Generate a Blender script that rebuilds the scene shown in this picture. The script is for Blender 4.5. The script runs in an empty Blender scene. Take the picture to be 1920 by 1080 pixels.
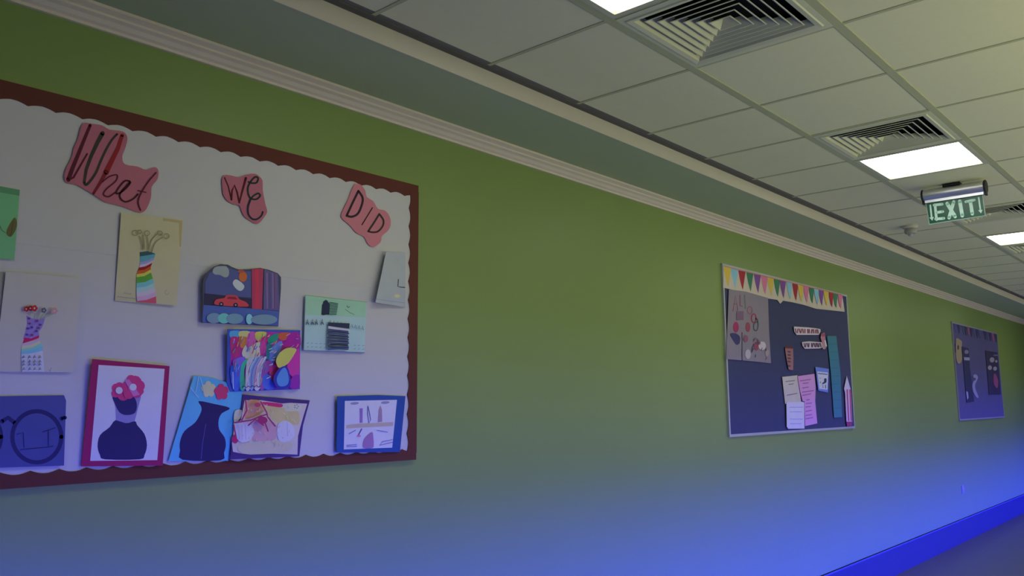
import bpy, math, random
from mathutils import Vector, Matrix
from mathutils.geometry import tessellate_polygon
random.seed(7)
S = bpy.context.scene
COL = S.collection

# ------------------------------------------------------------------ camera
H = 1.63                                   # eye height above the floor
FPX, PITCH, YAW, ROLL = 1564.6, .1391068, .7241460, -.0072920
fw = Vector((-math.sin(YAW)*math.cos(PITCH), math.cos(YAW)*math.cos(PITCH), math.sin(PITCH)))
r0 = Vector((math.cos(YAW), math.sin(YAW), 0)); u0 = r0.cross(fw)
rt = r0*math.cos(ROLL) + u0*math.sin(ROLL); up = -r0*math.sin(ROLL) + u0*math.cos(ROLL)
CP = Vector((0, 0, H))
cd = bpy.data.cameras.new('camera'); cam = bpy.data.objects.new('camera', cd); COL.objects.link(cam)
cd.sensor_width = 36; cd.lens = FPX/1920*36; cd.clip_start = .05; cd.clip_end = 200
m = Matrix((rt, up, -fw)).transposed().to_4x4(); m.translation = CP
cam.matrix_world = m
S.camera = cam

# ------------------------------------------------------------------ light, exposure
vs = S.view_settings
vs.view_transform = 'Standard'; vs.look = 'None'; vs.gamma = 1; vs.use_curve_mapping = False
vs.exposure = 0.0
w = bpy.data.worlds.new('world'); S.world = w; w.use_nodes = True
w.node_tree.nodes['Background'].inputs[0].default_value = (.8, .9, 1, 1)
w.node_tree.nodes['Background'].inputs[1].default_value = .35

def area(name, loc, direction, sx, sy, power, color, spread=180):
    l = bpy.data.lights.new(name, 'AREA'); l.shape = 'RECTANGLE'; l.size = sx; l.size_y = sy
    l.energy = power; l.color = color; l.spread = math.radians(spread)
    o = bpy.data.objects.new(name, l); COL.objects.link(o)
    o.rotation_euler = Vector(direction).to_track_quat('-Z', 'Y').to_euler(); o.location = loc
    return o
# daylight through the four windows of the opposite wall
XR = 1.35                                  # inner face of that wall
WIN = [(2.0, 4.6), (5.4, 8.0), (8.8, 11.4), (12.2, 14.8)]
for (a, b), e in zip(WIN, (38, 31, 25, 23)):
    area('window_daylight', (XR+.03, (a+b)/2, 1.55), (-1, 0, 1.6), b-a-.1, 1.2, e, (1, .965, .62))
# added blue lights, no such lamps in the corridor, tinting the lower display wall
area('added_blue_wash', (.9, 8.0, .25), (-1, 0, .04), 17.5, .1, 150, (.012, .02, 1), 52)
area('added_blue_wash', (.9, 8.0, .15), (-1, 0, 0), 17.5, .1, 400, (.012, .02, 1), 36)

# ------------------------------------------------------------------ materials
def lin(c):
    c = max(0, min(255, c))/255
    return c/12.92 if c <= .04045 else ((c+.055)/1.055)**2.4
EREF = .36
MC = {}
def mat(rgb, rough=.75, metal=0, emit=0, var=.05, scale=14, bump=0, name='paint', transmission=0):
    key = (tuple(round(v, 3) for v in rgb), rough, metal, emit, var, scale, bump, transmission)
    if key in MC: return MC[key]
    M = bpy.data.materials.new(name); M.use_nodes = True
    nt = M.node_tree; b = nt.nodes['Principled BSDF']
    b.inputs['Roughness'].default_value = rough; b.inputs['Metallic'].default_value = metal
    b.inputs['Specular IOR Level'].default_value = .3
    if transmission: b.inputs['Transmission Weight'].default_value = transmission
    tc = nt.nodes.new('ShaderNodeTexCoord'); nz = nt.nodes.new('ShaderNodeTexNoise')
    nz.inputs['Scale'].default_value = scale; nz.inputs['Detail'].default_value = 4
    nt.links.new(tc.outputs['Object'], nz.inputs['Vector'])
    mx = nt.nodes.new('ShaderNodeMix'); mx.data_type = 'RGBA'
    mx.inputs[6].default_value = (*[v*(1-var) for v in rgb], 1)
    mx.inputs[7].default_value = (*[min(1, v*(1+var)) for v in rgb], 1)
    nt.links.new(nz.outputs[0], mx.inputs[0]); nt.links.new(mx.outputs[2], b.inputs['Base Color'])
    if bump:
        bp = nt.nodes.new('ShaderNodeBump'); bp.inputs['Strength'].default_value = bump
        bp.inputs['Distance'].default_value = .002
        n2 = nt.nodes.new('ShaderNodeTexNoise'); n2.inputs['Scale'].default_value = scale*12
        nt.links.new(tc.outputs['Object'], n2.inputs['Vector'])
        nt.links.new(n2.outputs[0], bp.inputs['Height']); nt.links.new(bp.outputs[0], b.inputs['Normal'])
    if emit:
        b.inputs['Emission Color'].default_value = (*rgb, 1); b.inputs['Emission Strength'].default_value = emit
    MC[key] = M
    return M
def seen(c, y=300):
    """albedo of a thing the picture shows as sRGB c at height y (the banner tint that covers the lower picture taken off)"""
    a = 0 if y < 450 else (y-450)/190*.08 if y < 640 else .08+(y-640)/160*.14 if y < 800 else min(.34, .22+(y-800)/60*.08)
    a *= .45
    k = [(v-a*t)/(1-a) for v, t in zip(c, (48, 52, 205))]
    if y > 450: lo = min(k[0], k[1]); k[2] = max(k[2], .45*min(c[2], 150), .42*lo)
    return tuple(max(.012, min(.82, lin(v)/EREF)) for v in k)
def sm(c, y=300): return mat(seen(c, y), name='paper')

# ------------------------------------------------------------------ mesh helpers
class MB:
    def __init__(s): s.v = []; s.f = []; s.mi = []; s.mats = []
    def slot(s, M):
        if M not in s.mats: s.mats.append(M)
        return s.mats.index(M)
    def face(s, pts, M):
        n = len(s.v); s.v += [tuple(p) for p in pts]; s.f.append(list(range(n, n+len(pts)))); s.mi.append(s.slot(M))
    def box(s, x0, x1, y0, y1, z0, z1, M):
        n = len(s.v)
        s.v += [(x, y, z) for x in (x0, x1) for y in (y0, y1) for z in (z0, z1)]
        for q in ((0,1,3,2), (4,6,7,5), (0,4,5,1), (2,3,7,6), (0,2,6,4), (1,5,7,3)):
            s.f.append([n+i for i in q]); s.mi.append(s.slot(M))
    def lathe(s, prof, M, c=(0,0,0), axis='z', seg=28):
        n = len(s.v)
        for r, h in prof:
            for i in range(seg):
                a = 2*math.pi*i/seg; p = (r*math.cos(a), r*math.sin(a), h)
                if axis == 'x': p = (h, r*math.cos(a), r*math.sin(a))
                s.v.append((p[0]+c[0], p[1]+c[1], p[2]+c[2]))
        for j in range(len(prof)-1):
            for i in range(seg):
                k = (i+1) % seg
                s.f.append([n+j*seg+i, n+j*seg+k, n+(j+1)*seg+k, n+(j+1)*seg+i]); s.mi.append(s.slot(M))
        s.f.append([n+i for i in range(seg)]); s.mi.append(s.slot(M))
        s.f.append([n+(len(prof)-1)*seg+i for i in range(seg)]); s.mi.append(s.slot(M))
    def prism(s, pts3, d, M):
        """solid with front outline pts3 and depth vector d"""
        d = Vector(d); A = [Vector(p) for p in pts3]; n = len(s.v)
        s.v += [tuple(p) for p in A] + [tuple(p+d) for p in A]
        k = len(A); mi = s.slot(M)
        for t in tessellate_polygon([A]):
            s.f.append([n+i for i in t]); s.mi.append(mi)
            s.f.append([n+k+i for i in reversed(t)]); s.mi.append(mi)
        for i in range(k):
            j = (i+1) % k; s.f.append([n+i, n+j, n+k+j, n+k+i]); s.mi.append(mi)
    def build(s, name, parent=None, smooth=False, origin=None):
        me = bpy.data.meshes.new(name)
        o3 = Vector(origin) if origin is not None else Vector((0,0,0))
        me.from_pydata([tuple(Vector(v)-o3) for v in s.v], [], s.f); me.update()
        for M in s.mats: me.materials.append(M)
        me.polygons.foreach_set('material_index', s.mi)
        if smooth:
            me.polygons.foreach_set('use_smooth', [True]*len(s.f))
            me.set_sharp_from_angle(angle=math.radians(35))
        o = bpy.data.objects.new(name, me); COL.objects.link(o); o.location = o3
        if parent:
            o.parent = parent; o.location = o3 - parent_world(parent)
        return o
def parent_world(p):
    v = Vector(p.location)
    while p.parent: p = p.parent; v += Vector(p.location)
    return v
def tag(o, label=None, cat=None, group=None, kind=None):
    if label: o['label'] = label
    if cat: o['category'] = cat
    if group: o['group'] = group
    if kind: o['kind'] = kind
    return o
def empty(name, loc, label, cat, group=None):
    o = bpy.data.objects.new(name, None); COL.objects.link(o); o.location = loc; o.empty_display_size = .1
    return tag(o, label, cat, group)
def struct(name, mb): return tag(mb.build(name), kind='structure')

# ------------------------------------------------------------------ the corridor
XW = -2.75; HC = H+1.373; HS = H+1.298; XE = -2.25
Y0, Y1 = -3.2, 20.0
M_WALL = mat((.255, .37, .105), .42, var=.03, scale=2.5, bump=.12, name='green_wall_paint')
M_CEIL = mat((.82, .84, .50), .85, var=.02, scale=30, bump=.1, name='ceiling_tile')
M_BAR = mat((.52, .56, .30), .6, var=.02, name='grid_bar')
M_SOFF = mat((.49, .58, .33), .8, var=.02, scale=3, name='soffit_paint')
M_BAND = mat((.64, .62, .50), .7, var=.02, name='fascia_paint')
M_CORN = mat((.82, .75, .57), .6, var=.02, name='cornice_paint')
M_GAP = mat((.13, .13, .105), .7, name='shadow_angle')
M_FLOOR = mat((.18, .18, .135), .35, var=.05, scale=3, name='floor_vinyl')
M_SKIRT = mat((.05, .055, .08), .4, var=.04, name='skirting_paint')
b = MB(); b.box(XW-.15, XW, Y0, Y1, 0, 3.3, M_WALL); struct('wall_left', b)
b = MB(); b.box(XW, XR, Y1, Y1+.12, 0, 3.3, M_WALL); struct('wall_back', b)
b = MB(); b.box(XW, XR, Y0-.12, Y0, 0, 3.3, M_WALL); struct('wall_front', b)
b = MB(); b.box(XW-.15, XR+.15, Y0-.12, Y1+.12, -.1, 0, M_FLOOR); struct('floor', b)
b = MB()                                     # opposite wall with its window openings
b.box(XR, XR+.15, Y0, Y1, 0, .95, M_CORN); b.box(XR, XR+.15, Y0, Y1, 2.15, 3.3, M_CORN)
e = [Y0] + [v for ab in WIN for v in ab] + [Y1]
for i in range(0, len(e), 2): b.box(XR, XR+.15, e[i], e[i+1], .95, 2.15, M_CORN)
struct('wall_right', b)
M_ALU = mat((.55, .56, .58), .35, .7, name='aluminium')
M_GLASS = mat((.9, .95, .95), .05, transmission=1, name='window_glass')
for i, (a, c) in enumerate(WIN):
    b = MB(); x0, x1 = XR+.06, XR+.11
    b.box(x0, x1, a, a+.05, .95, 2.15, M_ALU); b.box(x0, x1, c-.05, c, .95, 2.15, M_ALU)
    b.box(x0, x1, a+.05, c-.05, .95, 1.0, M_ALU); b.box(x0, x1, a+.05, c-.05, 2.1, 2.15, M_ALU)
    b.box(x0, x1, (a+c)/2-.025, (a+c)/2+.025, 1.0, 2.1, M_ALU)
    b.box(x0+.02, x0+.026, a+.05, c-.05, 1.0, 2.1, M_GLASS)
    struct('window_%d' % (i+1), b)
b = MB()                                     # skirting
b.box(XW, XW+.014, Y0, Y1, 0, .262, M_SKIRT); b.box(XW, XW+.020, Y0, Y1, .250, .262, mat((.12, .13, .2), .4, name='skirting_cap'))
struct('baseboard_left', b)
b = MB(); b.box(XR-.014, XR, Y0, Y1, 0, .262, M_SKIRT); struct('baseboard_right', b)
# soffits along both walls with fascia and the dark angle where the tiles meet it
b = MB(); b.box(XW, XE-.004, Y0, Y1, HS, HC+.3, M_SOFF); b.box(XE-.004, XE, Y0, Y1, HS-.001, HC+.02, M_BAND); struct('trim_1', b)
XF = .85
b = MB(); b.box(XF+.004, XR, Y0, Y1, HS, HC+.3, M_SOFF); b.box(XF, XF+.004, Y0, Y1, HS-.001, HC+.02, M_BAND); struct('trim_2', b)
prof = [(0, -.062), (.012, -.062), (.012, -.052), (.024, -.046), (.034, -.034), (.048, -.027), (.048, -.019), (.060, -.014), (.070, -.010), (.070, 0), (0, 0)]
b = MB(); b.prism([(XW+p, Y0, HS+q) for p, q in prof], (0, Y1-Y0, 0), M_CORN); struct('trim_3', b)
b = MB()
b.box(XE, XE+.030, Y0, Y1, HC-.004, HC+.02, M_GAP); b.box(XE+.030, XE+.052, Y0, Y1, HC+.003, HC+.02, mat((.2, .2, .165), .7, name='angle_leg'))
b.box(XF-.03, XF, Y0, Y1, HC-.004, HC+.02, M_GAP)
struct('trim_4', b)
# suspended ceiling: tiles one by one in one surface, the grid of bars below them
XB = [-2.221, -1.621, -1.021, -.421, .179, .779]
YB0 = 2.377
rows = range(-9, 29)
LIGHTS = (-6, -1, 4, 9, 14, 19); VENTS = (-3, 0, 3, 7, 10, 14-1)
b = MB()
for k in rows:
    ya, yb = YB0+.6*k, YB0+.6*(k+1)
    for c in range(5):
        if c == 1 and (k in LIGHTS or k in VENTS): continue
        b.box(XB[c]+(.010 if c else .005), XB[c+1]-.010, ya+.006, yb-.006, HC+.004, HC+.018, M_CEIL)
b.box(XE, XF, Y0, Y1, HC+.2, HC+.23, M_GAP)
b.box(XB[-1], XF-.03, Y0, Y1, HC+.003, HC+.02, M_CEIL)
struct('ceiling', b)
b = MB()
for x in XB[1:]: b.box(x-.017, x+.017, Y0, Y1, HC, HC+.012, M_BAR)
for k in rows:
    y = YB0+.6*k
    b.box(XE+.03, XF-.03, y-.009, y+.009, HC+.0015, HC+.011, M_BAR)
struct('trim_5', b)

# ------------------------------------------------------------------ ceiling fittings
M_VENT = mat((.70, .74, .46), .55, var=.02, name='diffuser_metal')
M_SHADE = mat((.012, .014, .018), .9, name='duct_shade')  # near-black colour stands in for the unlit duct and shaded blade backs
M_DIFF = mat((1, 1, .98), .5, emit=7, var=0, name='lit_diffuser')
CX = (XB[1]+XB[2])/2
def ring(b, hx0, hy0, z0, hx1, hy1, z1, cx, cy, M):
    A = [(cx+sx*hx0, cy+sy*hy0, z0) for sx, sy in ((-1,-1), (1,-1), (1,1), (-1,1))]
    B = [(cx+sx*hx1, cy+sy*hy1, z1) for sx, sy in ((-1,-1), (1,-1), (1,1), (-1,1))]
    for i in range(4): j = (i+1) % 4; b.face([A[i], A[j], B[j], B[i]], M)
VL = {0: 'square louvred air diffuser nearest the camera, directly after the lit panel at the top edge',
      3: 'square louvred air diffuser directly in front of the brightest full light panel',
      -3: 'square louvred air diffuser overhead behind the camera',
      10: 'air diffuser directly behind the light panel at the right edge',
      13: 'farthest square air diffuser, in front of the next to last light panel',
      7: 'half hidden air diffuser just behind the exit sign at the right edge'}
def vent(k):
    cy = YB0+.6*(k+.5)
    root = empty('ceiling_vent', (CX, cy, HC), VL[k], 'vent', 'air diffusers in the tiled ceiling')
    b = MB(); z = HC
    ring(b, .283, .291, z-.001, .262, .262, z-.001, CX, cy, M_VENT)
    ring(b, .283, .291, z-.001, .283, .291, z+.01, CX, cy, M_VENT)
    ring(b, .262, .262, z-.001, .258, .258, z-.006, CX, cy, M_VENT)
    ring(b, .258, .258, z-.006, .238, .238, z-.002, CX, cy, M_VENT)
    ring(b, .238, .238, z-.002, .222, .222, z+.024, CX, cy, M_VENT)
    b.build('frame', root, origin=(CX, cy, HC))
    b = MB(); b.box(CX-.25, CX+.25, cy-.25, cy+.25, z+.075, z+.08, M_SHADE)
    ring(b, .222, .222, z+.024, .25, .25, z+.075, CX, cy, M_SHADE)
    b.build('duct', root, origin=(CX, cy, HC))
    for i in range(6):
        ro = .207-i*.0335; ri = ro-.030
        b = MB(); ring(b, ro, ro, z-.002, ri, ri, z+.030, CX, cy, M_VENT)
        ring(b, ro, ro, z-.002, ro+.005, ro+.005, z-.001, CX, cy, M_VENT)
        ring(b, ro+.005, ro+.005, z-.001, ro+.002, ro+.002, z+.002, CX, cy, M_VENT)
        ring(b, ro+.002, ro+.002, z+.002, ri+.003, ri+.003, z+.031, CX, cy, M_SHADE)  # blade backs coloured dark so the slots read as unlit
        if i == 5: b.face([(CX+sx*ri, cy+sy*ri, z+.029) for sx, sy in ((-1,-1), (1,-1), (1,1), (-1,1))], M_VENT)
        b.build('louvre', root, origin=(CX, cy, HC))
for k in VENTS: vent(k)
LL = {-1: 'lit square light panel cut off by the top edge, before the nearest diffuser',
      4: 'glowing white square light panel in full view above the exit sign',
      -6: 'lit square light panel overhead behind the camera',
      14: 'lit square light panel far down the corridor, beyond the farthest diffuser',
      19: 'last lit square light panel of the corridor ceiling',
      9: 'lit square light panel at the right edge below and beyond the exit sign'}
M_LF = mat((.60, .63, .42), .5, var=.02, name='light_frame')
def light(k):
    cy = YB0+.6*(k+.5)
    root = empty('ceiling_light', (CX, cy, HC), LL[k], 'ceiling light', 'square light panels in the tiled ceiling')
    b = MB()
    ring(b, .283, .291, HC-.002, .258, .270, HC-.002, CX, cy, M_LF)
    ring(b, .283, .291, HC-.002, .283, .291, HC+.01, CX, cy, M_LF)
    ring(b, .258, .270, HC-.002, .254, .266, HC+.010, CX, cy, M_LF)
    b.build('frame', root, origin=(CX, cy, HC))
    b = MB(); b.box(CX-.255, CX+.255, cy-.267, cy+.267, HC+.010, HC+.014, M_DIFF)
    b.build('diffuser', root, origin=(CX, cy, HC))
for k in LIGHTS: light(k)

# smoke detector
M_SD = mat((.62, .62, .52), .5, name='detector_plastic')
sx, sy = -1.925, 6.93
root = empty('smoke_detector', (sx, sy, HC+.004), 'small round off-white smoke detector on the ceiling left of the exit sign', 'smoke detector')
b = MB(); b.lathe([(.056, .004), (.058, -.006), (.052, -.016), (.040, -.020)], M_SD, (sx, sy, HC)); b.build('base', root, True, (sx, sy, HC))
b = MB(); b.lathe([(.040, -.020), (.046, -.030), (.047, -.042), (.040, -.056), (.026, -.063)], mat((.45, .45, .37), .5, name='detector_head'), (sx, sy, HC)); b.build('head', root, True, (sx, sy, HC))
b = MB(); b.lathe([(.018, -.063), (.018, -.074), (.010, -.080)], M_SD, (sx, sy, HC)); b.build('sensor_cap', root, True, (sx, sy, HC))

# ------------------------------------------------------------------ drawing on flat things
class Plane:
    def __init__(s, p0, n): s.p0 = Vector(p0); s.n = Vector(n).normalized()
    def at(s, px, py, off=0):
        d = fw*FPX + rt*(px-960) + up*(540-py)
        return CP + d*((s.p0 + s.n*off - CP).dot(s.n)/d.dot(s.n))
def wall_plane(off, px=None, py=None, turn=0, lean=0):
    """plane parallel to the display wall, off in front of it; turn/lean (radians) tilt a sheet about its own centre"""
    base = Plane((XW+off, 0, 0), (1, 0, 0))
    if px is None: return base
    return Plane(base.at(px, py), (1, turn, lean))
def smooth(pts, closed=False, n=6):
    P = [Vector(p) for p in pts]; out = []; N = len(P)
    for i in range(N if closed else N-1):
        if closed: a, b_, c, d = P[(i-1) % N], P[i], P[(i+1) % N], P[(i+2) % N]
        else: a, b_, c, d = P[max(i-1, 0)], P[i], P[i+1], P[min(i+2, N-1)]
        for k in range(n):
            t = k/n
            out.append(.5*((2*b_)+(c-a)*t+(2*a-5*b_+4*c-d)*t*t+(3*b_-3*c+d-a)*t**3))
    if not closed: out.append(P[-1])
    return [(p.x, p.y) for p in out]
def oval(cx, cy, rx, ry=None, n=18, rot=0):
    ry = ry or rx; r = math.radians(rot)
    return [(cx+rx*math.cos(a)*math.cos(r)-ry*math.sin(a)*math.sin(r), cy+rx*math.cos(a)*math.sin(r)+ry*math.sin(a)*math.cos(r)) for a in [2*math.pi*i/n for i in range(n)]]
class Art:
    """a sheet of paper or card with marks, all in one mesh"""
    def __init__(s, plane, outline, color, th=.0012, ymid=None, m_=None):
        s.pl = plane; s.b = MB(); s.k = 0
        ys = [p[1] for p in outline]; s.y = ymid or sum(ys)/len(ys); s.c0 = (sum(p[0] for p in outline)/len(outline), sum(ys)/len(ys))
        s.b.prism([plane.at(x, y, 0) for x, y in outline], -plane.n*th, m_ or sm(color, s.y))
    def fill(s, pts, color, m_=None, y=None):
        s.k += 1; off = .00025*s.k
        yy = y or sum(p[1] for p in pts)/len(pts)
        yy = round(yy/25)*25 if m_ is None else yy
        M = m_ or sm(color, yy); mi = s.b.slot(M)
        A = [s.pl.at(x, y_, off) for x, y_ in pts]; n = len(s.b.v); s.b.v += [tuple(p) for p in A]
        flat = [Vector((p[0], p[1], 0)) for p in pts]
        for t in tessellate_polygon([flat]): s.b.f.append([n+i for i in t]); s.b.mi.append(mi)
        return s
    def line(s, pts, wd, color, m_=None, w2=None):
        """brush stroke; wd its width, w2 the width at its end"""
        w2 = w2 or wd; N = len(pts); P = [Vector(p) for p in pts]
        if N < 2: return s
        L, R = [], []
        for i, p in enumerate(P):
            d = (P[min(i+1, N-1)]-P[max(i-1, 0)])
            d = d.normalized() if d.length > 1e-6 else Vector((1, 0)); nn = Vector((-d.y, d.x)); h = (wd+(w2-wd)*i/(N-1))/2
            L.append(p+nn*h); R.append(p-nn*h)
        s.k += 1; off = .00025*s.k; yy = round(sum(p.y for p in P)/N/25)*25
        mi = s.b.slot(m_ or sm(color, yy))
        n = len(s.b.v); s.b.v += [tuple(s.pl.at(p.x, p.y, off)) for p in L+R]
        for i in range(N-1): s.b.f.append([n+i, n+i+1, n+N+i+1, n+N+i]); s.b.mi.append(mi)
        for p, h in ((P[0], wd/2), (P[-1], w2/2)):
            n = len(s.b.v); s.b.v += [tuple(s.pl.at(a, c, off)) for a, c in oval(p.x, p.y, h, n=8)]; s.b.f.append(list(range(n, n+8))); s.b.mi.append(mi)
        return s
    def build(s, name, label=None, cat=None, group=None, parent=None):
        o = s.b.build(name, parent, origin=s.pl.at(*s.c0))
        if not parent: tag(o, label, cat, group)
        elif label: o['label'] = label
        return o
def scribble(a, x0, y0, x1, y1, wd, color, amp=1.5, n=10, slope=None):
    """a hand-written line of unreadable text"""
    pts = []
    for i in range(n+1):
        t = i/n; pts.append((x0+(x1-x0)*t, y0+(y1-y0)*t+amp*(-1)**i*random.uniform(.4, 1)))
    a.line(pts, wd, color)

# exit sign --------------------------------------------------------------
EY = 5.735
root = empty('exit_sign', (-1.32, EY, HC), 'green EXIT sign with down arrows hanging from a silver tube under the ceiling', 'exit sign')
M_CHR = mat((.72, .73, .75), .40, .9, var=.02, name='brushed_metal'); M_BLK = mat((.02, .02, .022), .5, name='black_plastic')
hz = H+1.322
prof = [(.036, -1.496), (.038, -1.490), (.038, -1.150), (.036, -1.144)]
b = MB(); b.lathe(prof, M_CHR, (0, EY, hz+.002), 'x', 40)
b.box(-1.490, -1.150, EY-.014, EY+.014, hz-.050, hz-.030, M_CHR)
b.build('housing', root, True, (-1.32, EY, hz))
for xa, xb in ((-1.506, -1.494), (-1.146, -1.132)):
    b = MB(); b.lathe([(.038, xa), (.042, xa+.003), (.042, xb-.003), (.038, xb)], M_BLK, (0, EY, hz), 'x', 32); b.box(xa+.001, xb-.001, EY-.016, EY+.016, hz-.055, hz-.02, M_BLK)
    b.build('end_cap', root, True, ((xa+xb)/2, EY, hz))
b = MB(); b.box(-1.375, -1.275, EY-.03, EY+.03, hz+.034, HC+.001, M_BLK); b.build('bracket', root, origin=(-1.32, EY, HC))
M_GRN = mat((.008, .085, .042), .3, emit=.10, var=.03, name='green_sign')
M_LET = mat((.55, .80, .66), .4, emit=.10, var=.02, name='sign_lettering')
M_ACR = mat((.35, .48, .38), .2, var=.02, name='acrylic_edge')
def ex(x, y): return (1700+x/8.71, 320+y/8.71)
P_ = Plane((0, EY, 0), (0, -1, 0))
a = Art(P_, [ex(308, 500), ex(1238, 345), ex(1290, 740), ex(362, 888)], (0, 0, 0), th=.008, m_=M_ACR)
a.fill([ex(318, 505), ex(1228, 350), ex(1276, 728), ex(374, 868)], 0, m_=M_GRN)
for p, q in (((462, 556), (488, 800)), ((446, 562), (582, 548)), ((478, 684), (590, 668)), ((474, 790), (608, 778))): a.line([ex(*p), ex(*q)], 5.0, 0, M_LET)
a.line([ex(662, 538), ex(790, 748)], 7.0, 0, M_LET); a.line([ex(768, 510), ex(692, 770)], 6.4, 0, M_LET)
a.line([ex(868, 500), ex(908, 735)], 7.0, 0, M_LET)
a.line([ex(965, 508), ex(1105, 478)], 5, 0, M_LET); a.line([ex(1040, 500), ex(1072, 705)], 6.6, 0, M_LET)
for (x, y), (x2, y2) in (((386, 565), (408, 765)), ((1176, 440), (1205, 645))):
    a.line([ex(x, y), ex(x2, y2)], 3.2, 0, M_LET); a.fill([ex(x2-38, y2+2), ex(x2+36, y2-8), ex(x2+10, y2+52)], 0, m_=M_LET)
a.build('sign_plate', parent=root)

# ------------------------------------------------------------------ display boards
ZT, ZB = H+.978, H-.230
G_BOARD = 'display boards along the green wall'
def board(y0, y1, label, panel_m, frame_m, fw_=.018):
    root = empty('display_board', (XW, (y0+y1)/2, ZB), label, 'display board')
    b = MB(); b.box(XW+.001, XW+.011, y0+.004, y1-.004, ZB+.004, ZT-.004, panel_m); b.build('panel', root, origin=(XW, (y0+y1)/2, (ZB+ZT)/2))
    b = MB(); t = .017
    b.box(XW, XW+t, y0, y0+fw_, ZB, ZT, frame_m); b.box(XW, XW+t, y1-fw_, y1, ZB, ZT, frame_m)
    b.box(XW, XW+t, y0+fw_, y1-fw_, ZB, ZB+fw_, frame_m); b.box(XW, XW+t, y0+fw_, y1-fw_, ZT-fw_, ZT, frame_m)
    b.build('frame', root, origin=(XW, (y0+y1)/2, (ZB+ZT)/2))
    return root
# --- board 1: white paper, brown scalloped border
M_WHITE = mat((.69, .69, .65), .8, var=.03, scale=3, name='white_paper')
M_BRN = mat(seen((66, 34, 26)), .8, name='brown_border_card')
M_EDGE = mat((.45, .47, .34), .5, name='board_edge')
b1 = board(.057, 2.457, 'large display board with white paper and brown scalloped border, reading What we did', mat((.5, .45, .35), .9, name='cork'), M_EDGE)
b = MB(); b.box(XW+.011, XW+.0175, .075, 2.44, ZB+.018, ZB+.73, M_WHITE); b.box(XW+.011, XW+.0185, .075, 2.44, ZB+.72, ZT-.018, M_WHITE)
b.build('backing_paper', b1, origin=(XW, 1.2, H))
def scal(y0, y1, zi, zo, pitch, amp=.010):
    """horizontal border strip between zo (straight) and zi (scalloped)"""
    pts = [(y0, zo), (y1, zo)]; n = max(1, round((y1-y0)/pitch)); s_ = 1 if zo > zi else -1
    for i in range(n):
        for j in range(8):
            t = j/8; y = y1-(i+t)*(y1-y0)/n; pts.append((y, zi+s_*amp*math.sin(math.pi*t)*random.uniform(.95, 1.05)))
    pts.append((y0, zi))
    return pts
X = XW+.021
for zi, zo in ((H+.916, ZT), (H-.182, ZB)):
    b = MB(); b.prism([(X, y, z) for y, z in scal(.057, 2.457, zi, zo, .0805)], (-.0022, 0, 0), M_BRN); b.build('border_strip', b1, origin=(XW, 1.25, zo))
for yi, yo in ((2.402, 2.4585), (.112, .0565)):
    b = MB(); b.prism([(X+.0005, y, z) for z, y in scal(ZB+.03, ZT-.03, yi, yo, .0805)], (-.0022, 0, 0), M_BRN); b.build('border_strip', b1, origin=(XW, yo, H+.3))

OFF = .024                                    # front of the paper pinned to board 1
R, G_, B_ = 0, 1, 2
GW = 'pink cut-out words on the large board'
PINK = (128, 74, 84)
def w8(x, y): return (100+x/5.686, 220+y/5.684)
# What
out = [w8(*p) for p in ((330, 60), (420, 70), (520, 85), (600, 130), (740, 150), (790, 215), (770, 320), (735, 420), (765, 500), (900, 525), (990, 560), (1080, 530), (1120, 570), (1110, 660), (1050, 740), (1040, 860), (990, 980), (930, 1015), (830, 985), (720, 945), (560, 905), (470, 850), (370, 790), (250, 720), (150, 700), (118, 650), (130, 560), (200, 420), (215, 330), (260, 240), (290, 120))]
a = Art(wall_plane(OFF, 215, 310), smooth(out, True, 3), PINK)
DR, DG = (62, 18, 30), (42, 40, 32)
a.line([w8(*p) for p in ((392, 85), (340, 210), (275, 370), (205, 540), (160, 665))], 6, DR, w2=8.5)
a.line([w8(*p) for p in ((160, 665), (215, 640), (290, 510), (360, 390))], 4.5, DR, w2=3.5)
a.line([w8(*p) for p in ((525, 170), (470, 270), (400, 420), (350, 560), (330, 690))], 8.5, DG, w2=5)
a.line(smooth([w8(*p) for p in ((330, 690), (345, 718), (385, 690), (455, 590), (500, 480), (560, 350), (625, 240), (680, 180))]), 5, DG, w2=4)
a.line([w8(*p) for p in ((735, 190), (690, 330), (620, 470), (560, 590))], 6.5, (105, 24, 24), w2=10)
a.line([w8(*p) for p in ((560, 590), (500, 700), (428, 815))], 7, (90, 20, 26), w2=4)
a.line(smooth([w8(*p) for p in ((520, 690), (600, 630), (680, 615), (665, 680), (570, 760), (535, 820), (590, 845), (660, 800))]), 2.6, DR)
a.line(smooth([w8(*p) for p in ((815, 680), (760, 680), (690, 760), (670, 810), (720, 800), (790, 740), (820, 690), (720, 800), (715, 860), (770, 900), (850, 870), (900, 820))]), 3.2, (45, 14, 22))
a.line(smooth([w8(*p) for p in ((1095, 590), (1010, 690), (940, 800), (905, 900), (930, 990))]), 2.6, DR)
a.line([w8(*p) for p in ((900, 780), (990, 800))], 2, DR)
a.build('word_cutout', 'pink paper cut-out reading What, leftmost word on the large board', 'cutout', GW)
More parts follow.
